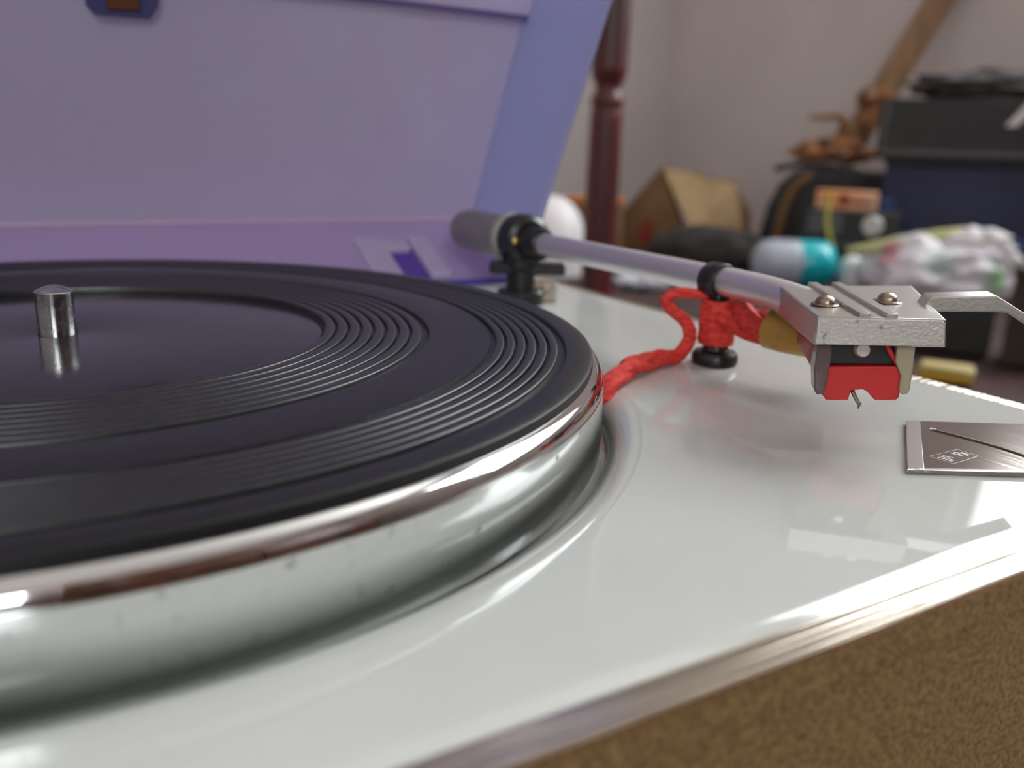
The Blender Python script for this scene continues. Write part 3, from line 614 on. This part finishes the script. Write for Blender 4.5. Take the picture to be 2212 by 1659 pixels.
tag(obj('white_strip', bm, m_whitep, base=tuple(st[0])), 'white strip hanging over the front of the black case', 'strip')
tag(obj('white_wad', blob(B(), P2(122, 154, 10), 36, 18, 19, az2, 0.3, 2.5, 24), m_whitec, base=tuple(P2(128, 140, 20))), 'pale crumpled wad beside the white strip', 'cloth')

# radio with orange packet
az3 = 55; rc = (1276, 812, 0)
ra = thing('black_radio', 'black radio with a round silver knob under the orange packet', 'radio', (1276, 812, BZ))
obj('radio_body', box(B(), -80, 80, 0, 60, BZ, -50, rc, az3), m_bcase, ra, bevel=3)
obj('radio_panel', box(B(), -68, -12, -2, 1, -92, -56, rc, az3), m_grey, ra, bevel=1)
R3 = Matrix.Rotation(math.radians(-az3), 3, 'Z'); u3 = R3 @ Vector((1, 0, 0)); w3 = R3 @ Vector((0, 1, 0))
def P3(a, z, d): return Vector(rc)+u3*a+w3*d+Vector((0, 0, z))
obj('radio_knob', lathe(B(), [(0, 12), (15, 11.5), (17, 9), (17.5, 0), (0, 0)], P3(38, -74, 0), tuple(-w3), 32), m_silver, ra)
obj('radio_groove', box(B(), -78, 78, -2, 1, -112, -106, rc, az3), m_grey, ra, bevel=0.5)
op = thing('orange_packet', 'small orange packet lying on the black radio', 'packet', tuple(P3(-10, -50, 25)))
obj('packet_body', box(B(), -60, 40, 2, 40, -50, -18, rc, az3), m_orange, op, bevel=2)
obj('packet_print', box(B(), -20, -6, 0.8, 3, -42, -24, rc, az3), m_dred, op, bevel=0.4)
obj('packet_print', box(B(), -4, 32, 0.8, 3, -40, -34, rc, az3), m_dred, op, bevel=0.4)
bm = tube(B(), catmull([P3(-36, -22, -1), P3(-38, -45, -6), P3(-35, -75, -8), P3(-28, -100, -8), P3(-22, -116, -7)], 6), 4.2, 8)
tag(obj('yellow_ribbon', bm, m_yel, base=tuple(P3(-36, -22, -2))), 'yellow ribbon hanging down the front of the radio', 'ribbon')

# bottle lying on its side
bt = thing('lying_bottle', 'cloudy bottle with a teal half lying on its side', 'bottle', (1122, 790, BZ))
bu = Vector((0.853, -0.521, 0)); bo = Vector((1120, 787, BZ+38.5))
obj('bottle_body', lathe(B(), [(0, -68), (14, -67), (26, -62), (33, -54), (37, -42), (38, -28), (38, 2), (37.6, 4)], tuple(bo), tuple(bu), 40), m_pet, bt)
obj('bottle_cap', lathe(B(), [(37.6, 4), (38.2, 5), (38.2, 34), (37, 46), (33, 56), (26, 62), (14, 66), (0, 67)], tuple(bo), tuple(bu), 40), m_teal, bt)
tag(obj('white_cup', lathe(B(), [(0, BZ), (19, BZ), (21, BZ+6), (21.5, BZ+30), (18, BZ+46), (10, BZ+53), (0, BZ+54)], (1202, 736, 0), n=28), m_whitep, base=(1202, 736, BZ)), 'small white plastic cup between the bottle and the white bag', 'cup')
# white plastic bag
pb = thing('plastic_bag', 'crumpled white plastic bag with pink and green print', 'plastic bag', (1240, 612, BZ))
R5 = Matrix.Rotation(math.radians(-58), 3, 'Z'); u5 = R5 @ Vector((1, 0, 0)); w5 = R5 @ Vector((0, 1, 0))
def P5(a, z, d=0): return Vector((1240, 612, 0))+u5*a+w5*d+Vector((0, 0, z))
bag_o = blob(B(), (1240, 612, BZ+40), 100, 62, 56, 58, 0.24, 1.9, 31, nu=64, nv=40)
bo_ = obj('bag_body', bag_o, m_bag, pb); 
obj('bag_handle', tube(B(), catmull([P5(-132, -104, -20), P5(-100, -98, -18), P5(-50, -84, -8), P5(10, -72, 0), P5(60, -66, 4)], 6), [4, 5, 6, 7, 8, 8, 9, 9, 9, 9, 10, 10, 10, 10, 11, 11, 12, 12, 12, 12, 10, 10, 8, 8, 6], 8), mat('pale_green_film', srgb(206, 210, 150), 0.4, transl=0.2), pb)
obj('bag_ear', blob(B(), P5(48, -78, 0), 46, 20, 20, 58, 0.35, 2.5, 33, flat=False), m_whitep, pb)
obj('bag_ear', tube(B(), catmull([P5(70, -92, 0), P5(92, -94, 0), P5(106, -104, -4), P5(104, -116, -6)], 6), [9]*10+[8]*9, 8), m_whitep, pb)
# dark things just past the deck edge
tag(obj('black_box', box(B(), -52, 44, -5, 60, BZ, -112, (905, 372, 0), 57), m_bcase, base=(905, 372, BZ), bevel=3), 'black box below the finger lift beyond the deck', 'box')
bb = thing('dark_box', 'dark brown box at the right edge below the plastic bag', 'box', (925, 290, BZ))
obj('box_body', box(B(), -24, 70, -5, 60, BZ, -78, (925, 290, 0), 60), m_darkbox, bb, bevel=2)
obj('box_lid', box(B(), -26, 72, -7, 62, -78, -66, (925, 290, 0), 60), m_darkbox, bb, bevel=2)
yt = thing('yellow_tin', 'low yellow tin beside the black box beyond the deck', 'tin', (778, 287, BZ))
obj('tin_body', box(B(), -26, 24, -4, 30, BZ, BZ+9, (778, 287, 0), 57), m_tin, yt, bevel=3)
obj('tin_lid', box(B(), -24, 25, -2, 28, BZ+9, BZ+15, (778, 287, 0), 57), m_tinlid, yt, bevel=3)
